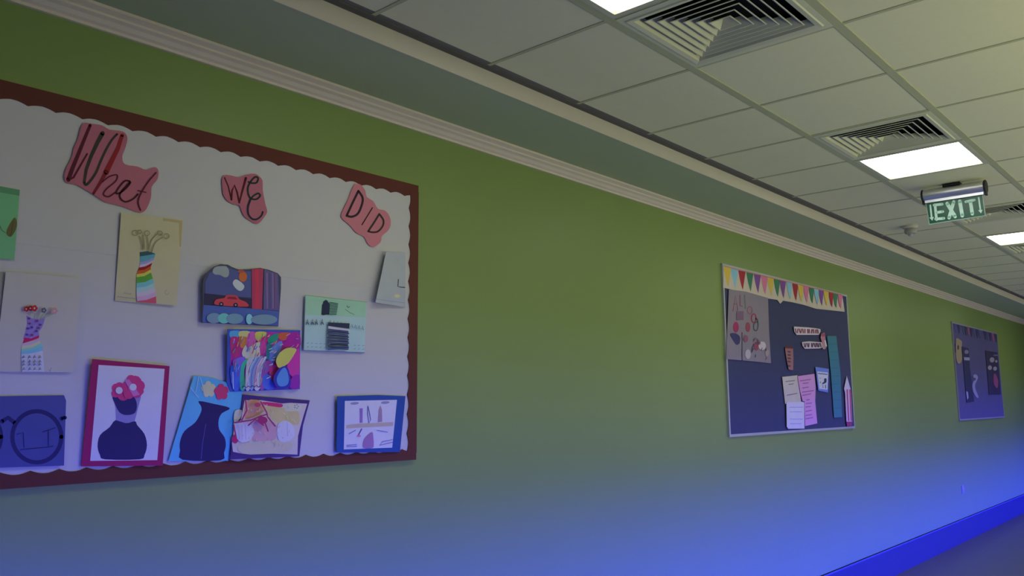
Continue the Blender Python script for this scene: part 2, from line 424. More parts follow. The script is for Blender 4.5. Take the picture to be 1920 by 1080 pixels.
# WE
def w9(x, y): return (410+x/9, 310+y/9)
out = [w9(*p) for p in ((90, 170), (200, 170), (340, 200), (460, 160), (600, 140), (680, 180), (740, 260), (745, 420), (770, 560), (790, 660), (820, 780), (780, 860), (700, 960), (640, 985), (560, 950), (440, 870), (390, 780), (350, 680), (250, 655), (150, 600), (80, 500), (65, 400), (55, 250))]
a = Art(wall_plane(OFF, 460, 370), smooth(out, True, 3), PINK)
a.line([w9(*p) for p in ((100, 210), (160, 350), (215, 580))], 2.6, (55, 12, 22))
a.line([w9(*p) for p in ((215, 580), (225, 430), (265, 335), (310, 450), (348, 630))], 3.4, (60, 14, 22))
a.line([w9(*p) for p in ((348, 630), (400, 430), (460, 215))], 3, (60, 14, 22), w2=4.4)
DGN = (26, 36, 34)
a.line(smooth([w9(*p) for p in ((505, 280), (560, 300), (640, 290), (665, 220), (620, 195), (550, 260), (495, 370), (500, 480), (545, 560), (640, 570), (700, 510), (660, 475), (580, 520), (530, 590))]), 3.4, DGN)
a.line(smooth([w9(*p) for p in ((530, 590), (495, 700), (500, 820), (560, 900), (640, 910), (720, 850), (745, 785))]), 4.2, (28, 30, 42), w2=3)
a.build('word_cutout', 'pink paper cut-out reading WE, middle word on the large board', 'cutout', GW)
# DID
def w7(x, y): return (480+x/4, 270+y/4)
out = [w7(*p) for p in ((745, 300), (785, 305), (820, 350), (830, 395), (880, 430), (915, 485), (970, 500), (1005, 550), (1010, 610), (985, 655), (945, 690), (935, 735), (885, 772), (840, 750), (810, 695), (750, 665), (710, 615), (640, 550), (655, 490), (690, 420), (715, 350))]
a = Art(wall_plane(OFF, 690, 405), smooth(out, True, 3), (140, 86, 94))
DK = (38, 26, 30)
a.line(smooth([w7(*p) for p in ((768, 352), (798, 400), (795, 450), (765, 520), (720, 545), (680, 538))]), 4.2, DK)
a.line([w7(*p) for p in ((768, 352), (720, 450), (680, 538))], 4.2, DK)
a.line([w7(*p) for p in ((873, 478), (835, 540), (795, 605))], 2.2, DK)
a.line(smooth([w7(*p) for p in ((925, 525), (955, 570), (950, 615), (915, 655), (875, 662), (842, 655))]), 3.4, (42, 34, 30))
a.line([w7(*p) for p in ((925, 525), (885, 590), (842, 655))], 3.4, (42, 34, 30))
a.build('word_cutout', 'pink paper cut-out reading DID, rightmost word on the large board', 'cutout', GW)

GA = 'children\'s artworks on the large board'
# A green sheet at the left edge
a = Art(wall_plane(OFF, 0, 420, .02), [(-75, 335), (37, 356), (27, 487), (-80, 478)], (82, 132, 92))
a.fill([(-75, 335), (37, 356), (36.5, 367), (-75, 348)], (64, 108, 74))
a.fill(smooth([(27, 408), (32, 418), (29, 432), (20, 444), (12, 438), (16, 424)], True), (74, 72, 42))
a.line([(20, 442), (25, 415)], 1, (52, 50, 30)); a.line([(-2, 420), (4, 432), (10, 436)], 1.2, (60, 80, 48)); a.line([(-40, 470), (-10, 440), (0, 428)], 1.6, (60, 80, 48))
a.build('artwork', 'green paper drawing with a brown leaf at the left picture edge', 'artwork', GA)
# B cream sheet, rainbow vase
def v2(x, y): return (200+x/5.68, 390+y/5.684)
a = Art(wall_plane(OFF+.004, 275, 485, -.035, -.02), [v2(155, 48), v2(812, 132), v2(745, 1040), v2(88, 988)], (140, 136, 108))
a.fill([v2(600, 106), v2(806, 136), v2(790, 415), v2(775, 412), v2(770, 160), v2(600, 135)], (132, 122, 84))
VB = [(350, 455), (400, 480), (450, 500), (522, 488), (490, 575), (468, 625), (472, 690), (490, 740), (510, 850), (528, 950), (530, 1018), (325, 1000), (318, 930), (318, 690), (345, 640), (358, 600), (355, 540)]
bands = [(0, 560, 540, (62, 108, 122)), (540, 600, 575, (110, 112, 150)), (575, 625, 590, (160, 130, 150)), (600, 655, 0, (120, 26, 28)), (650, 690, 0, (168, 74, 36)), (690, 720, 0, (180, 140, 50)), (720, 790, 0, (70, 120, 48)), (780, 840, 0, (92, 140, 150)), (830, 910, 0, (120, 150, 190)), (900, 970, 0, (165, 130, 160)), (960, 1030, 0, (160, 74, 92))]
def xat(poly_l, y):
    for (x0, y0), (x1, y1) in zip(poly_l, poly_l[1:]):
        if y0 <= y <= y1: return x0+(x1-x0)*(y-y0)/max(1e-6, y1-y0)
    return poly_l[-1][0] if y > poly_l[-1][1] else poly_l[0][0]
Lf = [(350, 455), (355, 540), (358, 600), (340, 650), (318, 700), (318, 930), (325, 1000)]
Rf = [(522, 488), (490, 575), (468, 625), (472, 690), (490, 740), (510, 850), (528, 950), (530, 1018)]
BD = [(455, 520, (40, 66, 70)), (500, 580, (66, 118, 130)), (560, 605, (112, 112, 152)), (590, 628, (168, 134, 150)), (618, 665, (112, 24, 26)), (652, 700, (160, 66, 34)), (690, 730, (182, 146, 52)), (722, 800, (66, 116, 44)), (785, 850, (84, 138, 140)), (835, 900, (118, 148, 188)), (885, 945, (150, 136, 176)), (930, 985, (172, 122, 146)), (975, 1018, (150, 62, 80))]
for y0, y1, c in BD:
    t = -34                                   # bands rise to the right
    a.fill([v2(xat(Lf, y0+14), min(y0+16, 1000)), v2((xat(Lf, y0)+xat(Rf, y0))/2, y0+4), v2(xat(Rf, max(y0+t, 488)), max(y0+t, 488)), v2(xat(Rf, max(y1+t, 500)), min(y1+t+(34 if y1 > 1000 else 0), 1018)), v2((xat(Lf, y1)+xat(Rf, y1))/2, min(y1+4, 1010)), v2(xat(Lf, y1+14), min(y1+16, 1000))], c)
PC = (96, 94, 58)
for p in ([(380, 440), (378, 380), (350, 300)], [(402, 440), (400, 370), (385, 290)], [(440, 440), (440, 370), (430, 300)], [(455, 460), (475, 350), (545, 270)], [(480, 470), (520, 370), (600, 310)]):
    a.line(smooth([v2(*q) for q in p]), 1.5, PC)
for x, y, r in ((305, 265, 30), (350, 255, 22), (430, 268, 28), (568, 268, 24), (638, 300, 28)): a.line([v2(x+r*math.cos(t*.55), y+r*.95*math.sin(t*.55)) for t in range(13)], 1.3, PC)
scribble(a, *v2(185, 905), *v2(260, 915), 1, (96, 100, 92), 1.8, 7); scribble(a, *v2(115, 945), *v2(305, 968), 1, (96, 100, 92), 1.5, 16)
a.line([v2(640+22*math.cos(t*.6), 900+22*math.sin(t*.6)) for t in range(9)], .9, (112, 112, 100))
a.build('artwork', 'cream sheet with a rainbow striped vase and pencil flowers, below the word What', 'artwork', GA)
# C cream sheets, patterned vase (the sheet behind shows at the left)
def v3(x, y): return (x/7.2, 560+y/7.2)
a = Art(wall_plane(OFF, 0, 600), [(-85, 490), (9, 511), (2, 620), (-90, 615)], (112, 112, 96)); a.build('artwork', 'sliver of grey-cream sheet behind the patterned vase drawing at the left edge', 'artwork', GA)
a = Art(wall_plane(OFF+.006, 75, 605, -.02, -.025), [(11, 509), (152, 521), (139, 693), (134, 698), (-8, 697), (-4, 640)], (136, 134, 126), ymid=560)
a.fill([v3(*p) for p in ((355, 225), (430, 265), (520, 275), (615, 235), (590, 330), (560, 400), (525, 440), (530, 510), (310, 545), (350, 420), (365, 330))], (108, 92, 140))
a.fill([v3(*p) for p in ((330, 525), (420, 535), (528, 495), (525, 530), (420, 570), (305, 605))], (140, 28, 70))
a.fill([v3(*p) for p in ((305, 605), (420, 575), (525, 535), (535, 565), (420, 620), (295, 638))], (178, 124, 138))
a.fill([v3(*p) for p in ((295, 638), (420, 620), (535, 565), (555, 600), (430, 660), (292, 680))], (160, 158, 120))
a.fill([v3(*p) for p in ((292, 680), (430, 660), (555, 600), (575, 640), (430, 695), (290, 715))], (96, 146, 132))
a.fill([v3(*p) for p in ((290, 715), (430, 695), (575, 640), (578, 700), (430, 740), (285, 750))], (90, 138, 150))
a.fill([v3(*p) for p in ((285, 750), (430, 740), (578, 700), (600, 985), (300, 990))], (140, 150, 160))
for x, y in ((392, 268), (400, 335), (498, 300), (545, 352), (378, 402), (430, 388), (520, 395), (492, 438), (365, 485), (432, 490)): a.fill([v3(*p) for p in oval(x, y, 20, 15, 8)], random.choice([(64, 44, 96), (90, 44, 84)]))
for j, y in enumerate((785, 845, 885, 945)):
    for i, x in enumerate((322, 402, 470, 540)): a.line([v3(x-15, y+15), v3(x, y-18), v3(x+15, y+10), v3(x-8, y+4)], 1.5, random.choice([(52, 62, 110), (70, 70, 92), (96, 70, 90)]))
for x, y, r, c in ((355, 140, 34, (126, 32, 40)), (410, 130, 34, (112, 22, 34)), (465, 130, 40, (138, 34, 38)), (735, 165, 42, (176, 108, 110)), (592, 158, 34, (66, 70, 84))):
    for t in range(5): a.fill([v3(*p) for p in oval(x+r*.6*math.cos(t*1.26), y+r*.6*math.sin(t*1.26), r*.55, n=8)], c)
    a.fill([v3(*p) for p in oval(x, y, r*.3, n=8)], (190, 150, 130))
for p in ([(470, 200), (460, 260)], [(590, 200), (560, 240), (530, 280)], [(720, 200), (640, 240), (560, 270)]): a.line([v3(*q) for q in p], 1.8, (104, 124, 92))
a.line([(92, 693), (94, 697), (96, 690)], 1, (84, 84, 130))
a.build('artwork', 'cream sheet with a purple and striped patterned vase holding red flowers, at the left', 'artwork', GA)
# D night city with red car
def v4(x, y): return (360+x/8, 480+y/8)
out = [(150, 1000), (160, 370), (210, 260), (330, 160), (430, 122), (540, 130), (600, 165), (700, 203), (830, 200), (1020, 178), (1150, 205), (1290, 260), (1335, 320), (1335, 480), (1320, 700), (1295, 1055)]
pl = wall_plane(OFF+.008, 453, 552, .03, -.02)
a = Art(pl, [v4(*p) for p in out], (52, 54, 70), th=.002, ymid=520)
a.fill([v4(*p) for p in ((200, 400), (260, 260), (400, 170), (560, 180), (700, 230), (890, 230), (890, 620), (700, 610), (200, 560))], (60, 66, 104))
a.fill([v4(*p) for p in ((180, 560), (340, 575), (900, 640), (900, 790), (700, 770), (175, 735))], (38, 36, 56))
a.fill([v4(*p) for p in ((175, 735), (700, 770), (1305, 830), (1293, 1045), (155, 990))], (56, 72, 122))
a.fill(smooth([v4(*p) for p in ((310, 225), (350, 165), (450, 150), (520, 160), (555, 220), (545, 300), (490, 320), (420, 285), (340, 275))], True, 3), (110, 118, 118))
a.fill([v4(*p) for p in oval(765, 310, 62, 78)], (166, 78, 42)); a.fill([v4(*p) for p in oval(735, 230, 50, 24)], (130, 62, 52))
a.fill(smooth([v4(*p) for p in ((610, 410), (650, 350), (720, 380), (780, 440), (775, 490), (725, 525), (660, 490))], True, 3), (140, 172, 146))
a.fill([v4(*p) for p in ((895, 195), (1070, 190), (1050, 800), (900, 790))], (128, 46, 70)); a.fill([v4(*p) for p in ((940, 200), (1000, 185), (1010, 790), (950, 790))], (146, 44, 66))
a.fill([v4(*p) for p in ((1085, 200), (1290, 270), (1310, 820), (1070, 800))], (74, 66, 104))
for x in (1125, 1165, 1210, 1250): a.line([v4(x, 260), v4(x+5, 780)], 2.4, random.choice([(98, 82, 112), (92, 66, 92), (66, 58, 96)]))
a.fill(smooth([v4(*p) for p in ((335, 690), (370, 650), (480, 630), (520, 590), (660, 590), (715, 650), (790, 680), (830, 710), (825, 760), (480, 745), (345, 725))], True, 3), (168, 52, 60))
a.fill([v4(*p) for p in ((520, 640), (550, 610), (650, 612), (685, 655))], (104, 30, 50))
for x, y in ((440, 722), (655, 735)): a.fill([v4(*p) for p in oval(x, y, 34, 34, 12)], (32, 26, 42)); a.fill([v4(*p) for p in oval(x, y, 13, 13, 8)], (120, 110, 130))
for x, w_, c in ((330, 110, (86, 108, 126)), (480, 90, (80, 140, 132)), (640, 130, (84, 112, 124)), (860, 50, (96, 146, 166)), (1080, 200, (84, 108, 120))): a.fill([v4(*p) for p in oval(x, 930+(x-300)*.03, w_, 78)], c)
a.build('artwork', 'dark night city picture with a red car and orange sun, top cut wavy', 'artwork', GA)
# E green sheet with black scribbles
def v5(x, y): return (560+x/8, 540+y/8)
a = Art(wall_plane(OFF+.003, 630, 607, .02), [v5(100, 108), v5(1022, 212), v5(985, 975), v5(72, 935)], (122, 164, 144))
a.fill([v5(*p) for p in ((104, 112), (1018, 214), (1000, 440), (100, 400))], (112, 156, 124))
INK = (34, 40, 58)
for i in range(13): a.line([v5(355+i*9, 250-70*math.sin(i/12*math.pi)+random.randint(-8, 8)), v5(345+i*9, 400+random.randint(-10, 10))], 1.6, INK)
for i in range(9): a.line([v5(465, 215+i*23), v5(590-i*3, 235+i*20)], 1.4, (38, 70, 74))
for x in (130, 205, 265, 350): a.line([v5(x-14, 545), v5(x+2, 465), v5(x+20, 550), v5(x-5, 515)], 1.4, INK)
for i in range(10): x = 470+i*54; a.line([v5(x-10, 520+i*11), v5(x+4, 485+i*9), v5(x+16, 530+i*11)], 1.1, (70, 86, 104))
a.fill([v5(*p) for p in ((445, 515), (765, 530), (760, 610), (445, 570))], INK)
a.fill([v5(*p) for p in ((445, 570), (760, 620), (770, 655), (445, 605))], (190, 196, 190))
for i in range(16): a.line([v5(440+random.randint(-6, 10), 620+i*20), v5(600, 632+i*19+random.randint(-8, 8)), v5(745+random.randint(-12, 8), 650+i*18)], 2.0, random.choice([INK, (44, 50, 86)]))
for i in range(14):
    if 5 < i < 11: continue
    for j in range(2): x = 125+i*64; a.line([v5(x, 830+j*55+i*3), v5(x+22, 822+j*55+i*3)], 1, (84, 104, 124))
a.line([v5(725, 265), v5(740, 295), v5(765, 280)], 1.1, INK); a.line([v5(700, 320), v5(760, 365), v5(835, 400)], 1, (70, 100, 84))
a.line([v5(100, 108), v5(1022, 212)], .9, (80, 120, 96)); a.line([v5(72, 935), v5(985, 970)], 1.4, (70, 88, 120)); a.line([v5(100, 110), v5(76, 935)], 1.2, (76, 96, 118))
a.build('artwork', 'pale green sheet with a black scribbled tower, left of the board\'s right border', 'artwork', GA)
# F curled white sheet by the right border
a = Art(wall_plane(OFF+.014, 735, 522, .14), [(724, 472), (760, 474), (760, 576), (736, 572), (704, 567)], (122, 128, 132), th=.001)
a.line([(747, 524), (746, 537), (752, 538.5), (759, 539)], 1.8, (46, 50, 66)); a.fill(oval(745, 555, 5.5, 3.2, 10), (152, 140, 110)); a.line([(706, 561), (735, 565), (759, 568)], 1, (104, 108, 130))
a.build('artwork', 'curled white sheet tucked against the right scalloped border', 'artwork', GA)
# G colourful painting
def v6(x, y): return (400+x/6.39, 600+y/6.39)
a = Art(wall_plane(OFF+.010, 495, 675, .02, -.05), [v6(170, 108), v6(1042, 122), v6(1036, 828), v6(205, 860), v6(160, 740)], (44, 62, 130), th=.002)
a.fill([v6(*p) for p in ((205, 132), (1030, 150), (1028, 815), (235, 825), (205, 600))], (120, 40, 120))
CL = [(((205, 135), (330, 135), (290, 210), (205, 210)), (60, 120, 150)), (((320, 135), (440, 140), (420, 220), (310, 200)), (160, 160, 90)), (((205, 215), (300, 210), (350, 330), (260, 470), (215, 400)), (130, 36, 90)), (((310, 200), (420, 220), (390, 310), (330, 330)), (176, 92, 50)), (((420, 160), (500, 150), (500, 300), (400, 320)), (170, 70, 120)),
      (((510, 145), (640, 150), (560, 250), (510, 230)), (184, 150, 60)), (((600, 200), (690, 160), (660, 230), (560, 330), (540, 260)), (170, 34, 90)), (((690, 190), (780, 160), (770, 230), (690, 300), (650, 250)), (30, 110, 90)), (((790, 160), (920, 155), (870, 240), (790, 230)), (170, 70, 50)), (((920, 155), (1030, 160), (1030, 340), (830, 320), (870, 240)), (120, 28, 110)),
      (((350, 360), (390, 300), (420, 330), (560, 260), (560, 430), (440, 480), (350, 430)), (168, 168, 130)), (((560, 270), (620, 260), (640, 400), (570, 440)), (160, 50, 110)), (((640, 300), (700, 290), (720, 450), (640, 470)), (36, 90, 96)), (((700, 330), (820, 250), (800, 380), (700, 540), (670, 480)), (72, 96, 186)),
      (((240, 480), (380, 440), (340, 560), (250, 560)), (92, 70, 160)), (((205, 560), (330, 560), (310, 820), (235, 825)), (50, 74, 160)), (((330, 560), (390, 470), (420, 480), (370, 600), (380, 820), (320, 820)), (50, 136, 110)), (((400, 500), (480, 460), (420, 620), (440, 820), (385, 820)), (170, 140, 176)), (((480, 480), (600, 430), (520, 560), (480, 820), (440, 820), (430, 620)), (96, 120, 190)), (((560, 480), (640, 440), (580, 600), (560, 820), (490, 820), (520, 580)), (176, 150, 150)),
      (((600, 520), (700, 500), (660, 620), (600, 700), (610, 820), (560, 820)), (110, 60, 120)), (((590, 680), (680, 660), (730, 820), (610, 820)), (60, 80, 170)), (((680, 560), (760, 520), (760, 600), (720, 740), (670, 640)), (156, 40, 96)), (((900, 500), (1028, 340), (1028, 660), (960, 690), (890, 600)), (158, 44, 116)), (((940, 690), (1028, 660), (1028, 815), (920, 815)), (104, 34, 120))]
for p, c in CL: a.fill(smooth([v6(*q) for q in p], True, 3), c)
for i in range(95):                          # visible brushwork between the big shapes
    x, y = random.uniform(230, 1000), random.uniform(160, 790)
    if x > 740 and y > 340: continue
    dx, dy = (random.uniform(-30, -8), random.uniform(35, 80)) if x < 640 else (random.uniform(20, 50), random.uniform(-40, 10))
    c = random.choice([(150, 40, 96), (60, 80, 170), (176, 150, 150), (40, 110, 96), (170, 120, 60), (110, 36, 120), (190, 180, 160), (90, 110, 190)])
    a.line([v6(x, y), v6(min(1010, x+dx/2+4), y+dy/2), v6(min(1015, x+dx), max(150, min(812, y+dy)))], random.uniform(.7, 1.7), c)
a.fill(smooth([v6(*p) for p in ((752, 480), (790, 400), (860, 345), (930, 332), (995, 350), (965, 420), (900, 515), (840, 555), (785, 572), (758, 530))], True, 4), (184, 158, 62))
a.fill(smooth([v6(*p) for p in ((720, 700), (790, 580), (880, 560), (920, 680), (915, 800), (770, 810))], True, 4), (40, 40, 120)); a.fill(smooth([v6(*p) for p in ((760, 700), (820, 590), (870, 580), (905, 700), (880, 780), (790, 790))], True, 4), (64, 104, 190))
for x in (395, 425, 455, 490, 520, 550): a.line(smooth([v6(x+90, 450), v6(x+20, 580), v6(x, 700), v6(x+4, 810)]), 1.1, random.choice([(70, 60, 130), (190, 180, 190), (60, 110, 110), (150, 80, 130)]))
a.line([v6(235, 625), v6(240, 825)], 1.2, (150, 170, 220)); scribble(a, *v6(345, 800), *v6(565, 795), 1.5, (44, 34, 70), 2.2, 9)
a.build('artwork', 'multicoloured abstract painting with a dark blue edge and yellow half circle', 'artwork', GA)
# H black vase in a crimson frame
def v7(x, y): return (x/4.8, 720+y/4.8)
def v7b(x, y): return (x/4.8, 540+y/4.8)
a = Art(wall_plane(OFF+.010, 235, 775, -.02, -.03), [v7b(832, 638), v7b(1527, 703), v7(1465, 735), v7(732, 742)], (104, 24, 74), th=.002)
a.fill([v7b(888, 692), v7b(1482, 728), v7(1415, 685), v7(812, 692)], (150, 146, 168))
BV = (28, 30, 92)
a.fill(smooth([v7(*p) for p in ((1040, 325), (985, 390), (900, 460), (878, 560), (900, 640), (945, 678), (1255, 678), (1300, 640), (1323, 550), (1300, 450), (1235, 370), (1215, 335), (1130, 352))], True, 3), (34, 30, 80))
a.fill([v7(*p) for p in ((1018, 106), (1270, 112), (1212, 335), (1130, 352), (1042, 325), (1040, 220))], (96, 92, 134))
a.fill(smooth([v7(*p) for p in ((1018, 108), (1130, 112), (1200, 112), (1232, 180), (1215, 260), (1135, 280), (1075, 255), (1035, 180))], True, 3), (34, 30, 80))
for x, y, r in ((1045, 900, 40), (1075, 885, 38), (1110, 960, 55), (1040, 950, 36), (1150, 900, 62), (1215, 850, 62), (1180, 820, 38), (1255, 880, 50), (1230, 940, 50), (1265, 930, 30), (1160, 950, 50)): a.fill([v7b(*p) for p in oval(x, y, r, n=12)], (150, 44, 92))
a.fill([v7b(*p) for p in ((1120, 830), (1160, 820), (1260, 960), (1200, 975))], (176, 84, 128))
a.fill([v7b(*p) for p in oval(1072, 922, 32, n=12)], (182, 164, 150)); a.fill([v7b(*p) for p in oval(1198, 892, 32, n=12)], (186, 170, 160))
a.build('artwork', 'black vase with pink flowers on white paper in a crimson border', 'artwork', GA)
# I blue sheet, black vase
a = Art(wall_plane(OFF+.004, 385, 785, 0, -.01), [(363.5, 704), (398, 708), (454, 726), (455, 748), (433, 830), (428, 864), (316, 864)], (66, 122, 196), th=.0015, ymid=760)
a.fill(smooth([(373, 752), (400, 757), (431, 765), (416, 775), (410, 788), (411, 805), (421, 820), (423.5, 835), (420, 849), (414, 863), (342, 862), (337.5, 845), (337.5, 828), (346, 808), (366, 792), (377, 772), (377, 762)], True, 3), (32, 26, 76))
a.line([(386, 795), (380, 830), (377, 860)], .8, (70, 66, 130))
for cx, cy, c in ((391, 730, (178, 170, 118)), (415.5, 735, (158, 44, 84))):
    for t in range(5): a.fill(oval(cx+8*math.cos(t*1.26-.4), cy+9*math.sin(t*1.26-.4), 6, 7, 10), c)
    a.fill(oval(cx, cy, 6, 6, 10), c)
for p in ([(373, 705), (367, 735)], [(376, 708), (385, 742)], [(356, 725), (372, 745)]): a.line(p, 1, (130, 160, 210))
a.build('artwork', 'bright blue sheet with a black vase and paper flowers, tilted beside the crimson-framed one', 'artwork', GA)
# J collage of pinks on dark card
def v9(x, y): return (400+x/6.39, 730+y/6.39)
a = Art(wall_plane(OFF+.006, 508, 800, .03, .02), [v9(350, 60), v9(560, 82), v9(1157, 132), v9(1075, 430), v9(1030, 802), v9(200, 840), v9(222, 620), v9(320, 380)], (50, 36, 90), th=.002)
a.fill([v9(*p) for p in ((375, 130), (570, 130), (700, 150), (820, 170), (920, 162), (1125, 172), (1085, 300), (1040, 460), (1015, 560), (1010, 700), (1008, 782), (900, 778), (700, 770), (450, 782), (340, 770), (235, 748), (222, 640), (245, 500), (245, 400), (330, 370))], (150, 132, 136))
for p, c in ((((400, 140), (570, 140), (620, 240), (520, 310), (380, 350)), (158, 104, 96)), (((590, 150), (820, 175), (810, 215), (650, 200)), (156, 36, 84)), (((600, 200), (820, 220), (1000, 240), (1020, 420), (760, 400), (650, 300)), (150, 130, 100)), (((880, 180), (1040, 190), (1040, 250), (870, 260)), (146, 150, 128)), (((260, 260), (340, 250), (320, 350), (250, 390)), (150, 150, 130)), (((500, 380), (740, 400), (740, 600), (480, 620)), (162, 110, 124)), (((360, 640), (900, 620), (880, 750), (350, 770)), (132, 128, 126)), (((215, 600), (260, 540), (300, 610), (260, 650)), (128, 32, 88))):
    a.fill(smooth([v9(*q) for q in p], True, 3), c)
a.fill(smooth([v9(*p) for p in ((250, 420), (340, 400), (450, 430), (490, 520), (420, 620), (320, 630), (270, 540))], True), (166, 160, 190)); a.fill(smooth([v9(*p) for p in ((770, 440), (850, 375), (950, 430), (970, 560), (870, 630), (780, 600))], True), (164, 160, 190))
for i in range(80):
    x, y = random.uniform(270, 990), random.uniform(170, 740)
    c = random.choice([(150, 140, 130), (128, 110, 120), (160, 120, 120), (140, 140, 120), (122, 118, 140), (166, 150, 150)])
    a.line([v9(x, y), v9(x+random.uniform(-14, 20), y+random.uniform(8, 30))], random.uniform(.7, 1.6), c)
for x in (300, 340, 380): a.line([v9(x, 430), v9(x+10, 600)], 1, (120, 110, 150))
a.line([v9(885, 400), v9(890, 560)], 1, (110, 110, 150))
MG = (110, 34, 84)
for p in ([(385, 130), (400, 250), (340, 370)], [(255, 400), (450, 370), (570, 320), (640, 300)], [(570, 150), (640, 280), (650, 330), (740, 440)], [(620, 400), (655, 500)], [(245, 430), (270, 560)], [(420, 430), (500, 360), (600, 430)]): a.line([v9(*q) for q in p], 2.6, MG)
a.fill([v9(*p) for p in oval(590, 370, 60, 45)], MG); a.fill([v9(*p) for p in oval(530, 185, 40, 28)], (128, 50, 80))
for p in oval(995, 205, 22, 22, 5): a.fill([v9(*q) for q in oval(*p, 8, n=6)], (96, 92, 120))
a.build('artwork', 'pink and beige collage on dark purple card along the bottom border', 'artwork', GA)
# K white drawing in a blue frame, bottom right
def v10(x, y): return (600+x/6, 720+y/6)
a = Art(wall_plane(OFF+.008, 695, 795, .02), [v10(195, 138), v10(660, 124), v10(962, 136), v10(900, 765), v10(185, 772)], (30, 54, 112), th=.002, ymid=770)
a.fill([v10(280, 190), v10(866, 178), v10(812, 716), v10(268, 736)], (148, 146, 168), y=780)
a.fill([v10(295, 462), v10(440, 445), v10(826, 428), v10(822, 472), v10(440, 492), v10(295, 500)], (126, 118, 118), y=790)
a.fill([v10(445, 275), v10(480, 272), v10(478, 435), v10(446, 438)], (98, 76, 130), y=780); a.fill([v10(660, 290), v10(680, 242), v10(697, 290), v10(700, 425), v10(650, 430)], (110, 92, 118), y=780)
a.line([v10(538, 250), v10(535, 340), v10(550, 440), v10(570, 400), v10(552, 300), v10(540, 252)], 1.6, (74, 70, 120))
for x, y in ((390, 217), (735, 208)): a.fill([v10(*p) for p in oval(x, y, 48, 15, 12, -4)], (98, 98, 130), y=780)
a.fill(smooth([v10(*p) for p in ((490, 720), (485, 660), (510, 600), (585, 540), (600, 600), (605, 680), (590, 720))], True, 3), (106, 80, 124), y=820)
a.line([v10(470, 505), v10(430, 580)], 1.8, (60, 50, 120)); a.fill([v10(*p) for p in oval(437, 585, 22, 12, 10)], (140, 80, 120), y=820)
for p in ([(815, 625), (700, 650), (670, 690), (815, 655)], [(300, 690), (410, 680)], [(300, 705), (415, 700)], [(330, 560), (400, 520)], [(640, 520), (760, 540)]): a.line([v10(*q) for q in p], 1.3, (84, 80, 140))
a.build('artwork', 'pale drawing of towers and a drop in a blue border, bottom right corner', 'artwork', GA)
# L navy sheet with glasses, bottom left
a = Art(wall_plane(OFF+.003, 50, 810), [(-95, 743), (0, 743), (120, 741), (124, 751), (120, 873), (-100, 880)], (52, 56, 104), ymid=740)
NV = (30, 30, 80)
for cx in (69, -44):
    P = [(cx+46*math.cos(i*math.pi/16), 819+48*math.sin(i*math.pi/16)) for i in range(33)]; a.line(P, 8, NV)
a.line([(4, 790), (15, 783), (28, 793)], 8, NV); a.line([(115, 785), (122, 783)], 7, NV)
for p in ([(32, 814), (44, 811), (45, 838)], [(38, 843), (92, 838), (100, 836)], [(80, 810), (104, 802)], [(91, 808), (91, 836)]): a.line(p, 1.4, NV)
a.build('artwork', 'navy sheet with large dark round glasses, bottom left corner', 'artwork', GA)

# --- board 2
EREF = .44                                   # divisor raised to darken these board colours, offsetting the stronger lamp light here
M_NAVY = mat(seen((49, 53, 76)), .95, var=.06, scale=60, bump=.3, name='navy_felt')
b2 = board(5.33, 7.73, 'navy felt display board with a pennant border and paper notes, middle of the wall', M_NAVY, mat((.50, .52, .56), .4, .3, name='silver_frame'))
def A_(x, y): return (1330+x/6.39, 480+y/6.39)
def C_(x, y): return (1440+x/9.817, 590+y/9.817)
def D_(x, y): return (1440+x/9, 690+y/9)
def H_(x, y): return (1340+x/6, 520+y/6)
O2 = .0185
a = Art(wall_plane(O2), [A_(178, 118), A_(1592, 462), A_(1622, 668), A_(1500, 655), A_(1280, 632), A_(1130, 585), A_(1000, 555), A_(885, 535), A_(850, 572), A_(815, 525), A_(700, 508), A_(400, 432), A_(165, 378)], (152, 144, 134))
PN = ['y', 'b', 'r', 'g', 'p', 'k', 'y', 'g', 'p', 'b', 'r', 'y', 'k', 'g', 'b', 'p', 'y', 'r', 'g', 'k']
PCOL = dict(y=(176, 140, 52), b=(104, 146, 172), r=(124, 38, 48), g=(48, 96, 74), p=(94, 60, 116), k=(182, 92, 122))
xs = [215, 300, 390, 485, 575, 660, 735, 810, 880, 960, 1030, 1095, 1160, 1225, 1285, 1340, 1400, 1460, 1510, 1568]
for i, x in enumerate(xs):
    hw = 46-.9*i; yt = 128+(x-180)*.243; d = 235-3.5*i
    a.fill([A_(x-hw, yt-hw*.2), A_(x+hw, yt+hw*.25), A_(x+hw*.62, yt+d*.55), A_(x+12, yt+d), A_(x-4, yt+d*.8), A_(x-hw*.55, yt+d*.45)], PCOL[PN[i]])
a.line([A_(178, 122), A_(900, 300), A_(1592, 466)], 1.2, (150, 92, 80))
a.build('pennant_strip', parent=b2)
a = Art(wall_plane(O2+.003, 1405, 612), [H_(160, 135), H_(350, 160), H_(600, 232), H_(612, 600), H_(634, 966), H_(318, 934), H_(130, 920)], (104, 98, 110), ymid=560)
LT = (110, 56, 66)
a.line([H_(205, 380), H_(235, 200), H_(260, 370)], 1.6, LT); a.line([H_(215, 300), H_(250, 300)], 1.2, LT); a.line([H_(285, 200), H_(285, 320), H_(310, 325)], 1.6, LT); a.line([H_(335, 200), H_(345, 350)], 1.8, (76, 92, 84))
a.line([H_(395+28*math.cos(t*.55), 370+42*math.sin(t*.55)) for t in range(13)], 1.6, (120, 70, 90)); a.line([H_(440+26*math.cos(t*.55), 460+50*math.sin(t*.55)) for t in range(13)], 2, (120, 38, 66)); a.line(smooth([H_(*p) for p in ((480, 470), (490, 540), (470, 600), (440, 580), (445, 520), (480, 500))]), 2, (56, 66, 80))
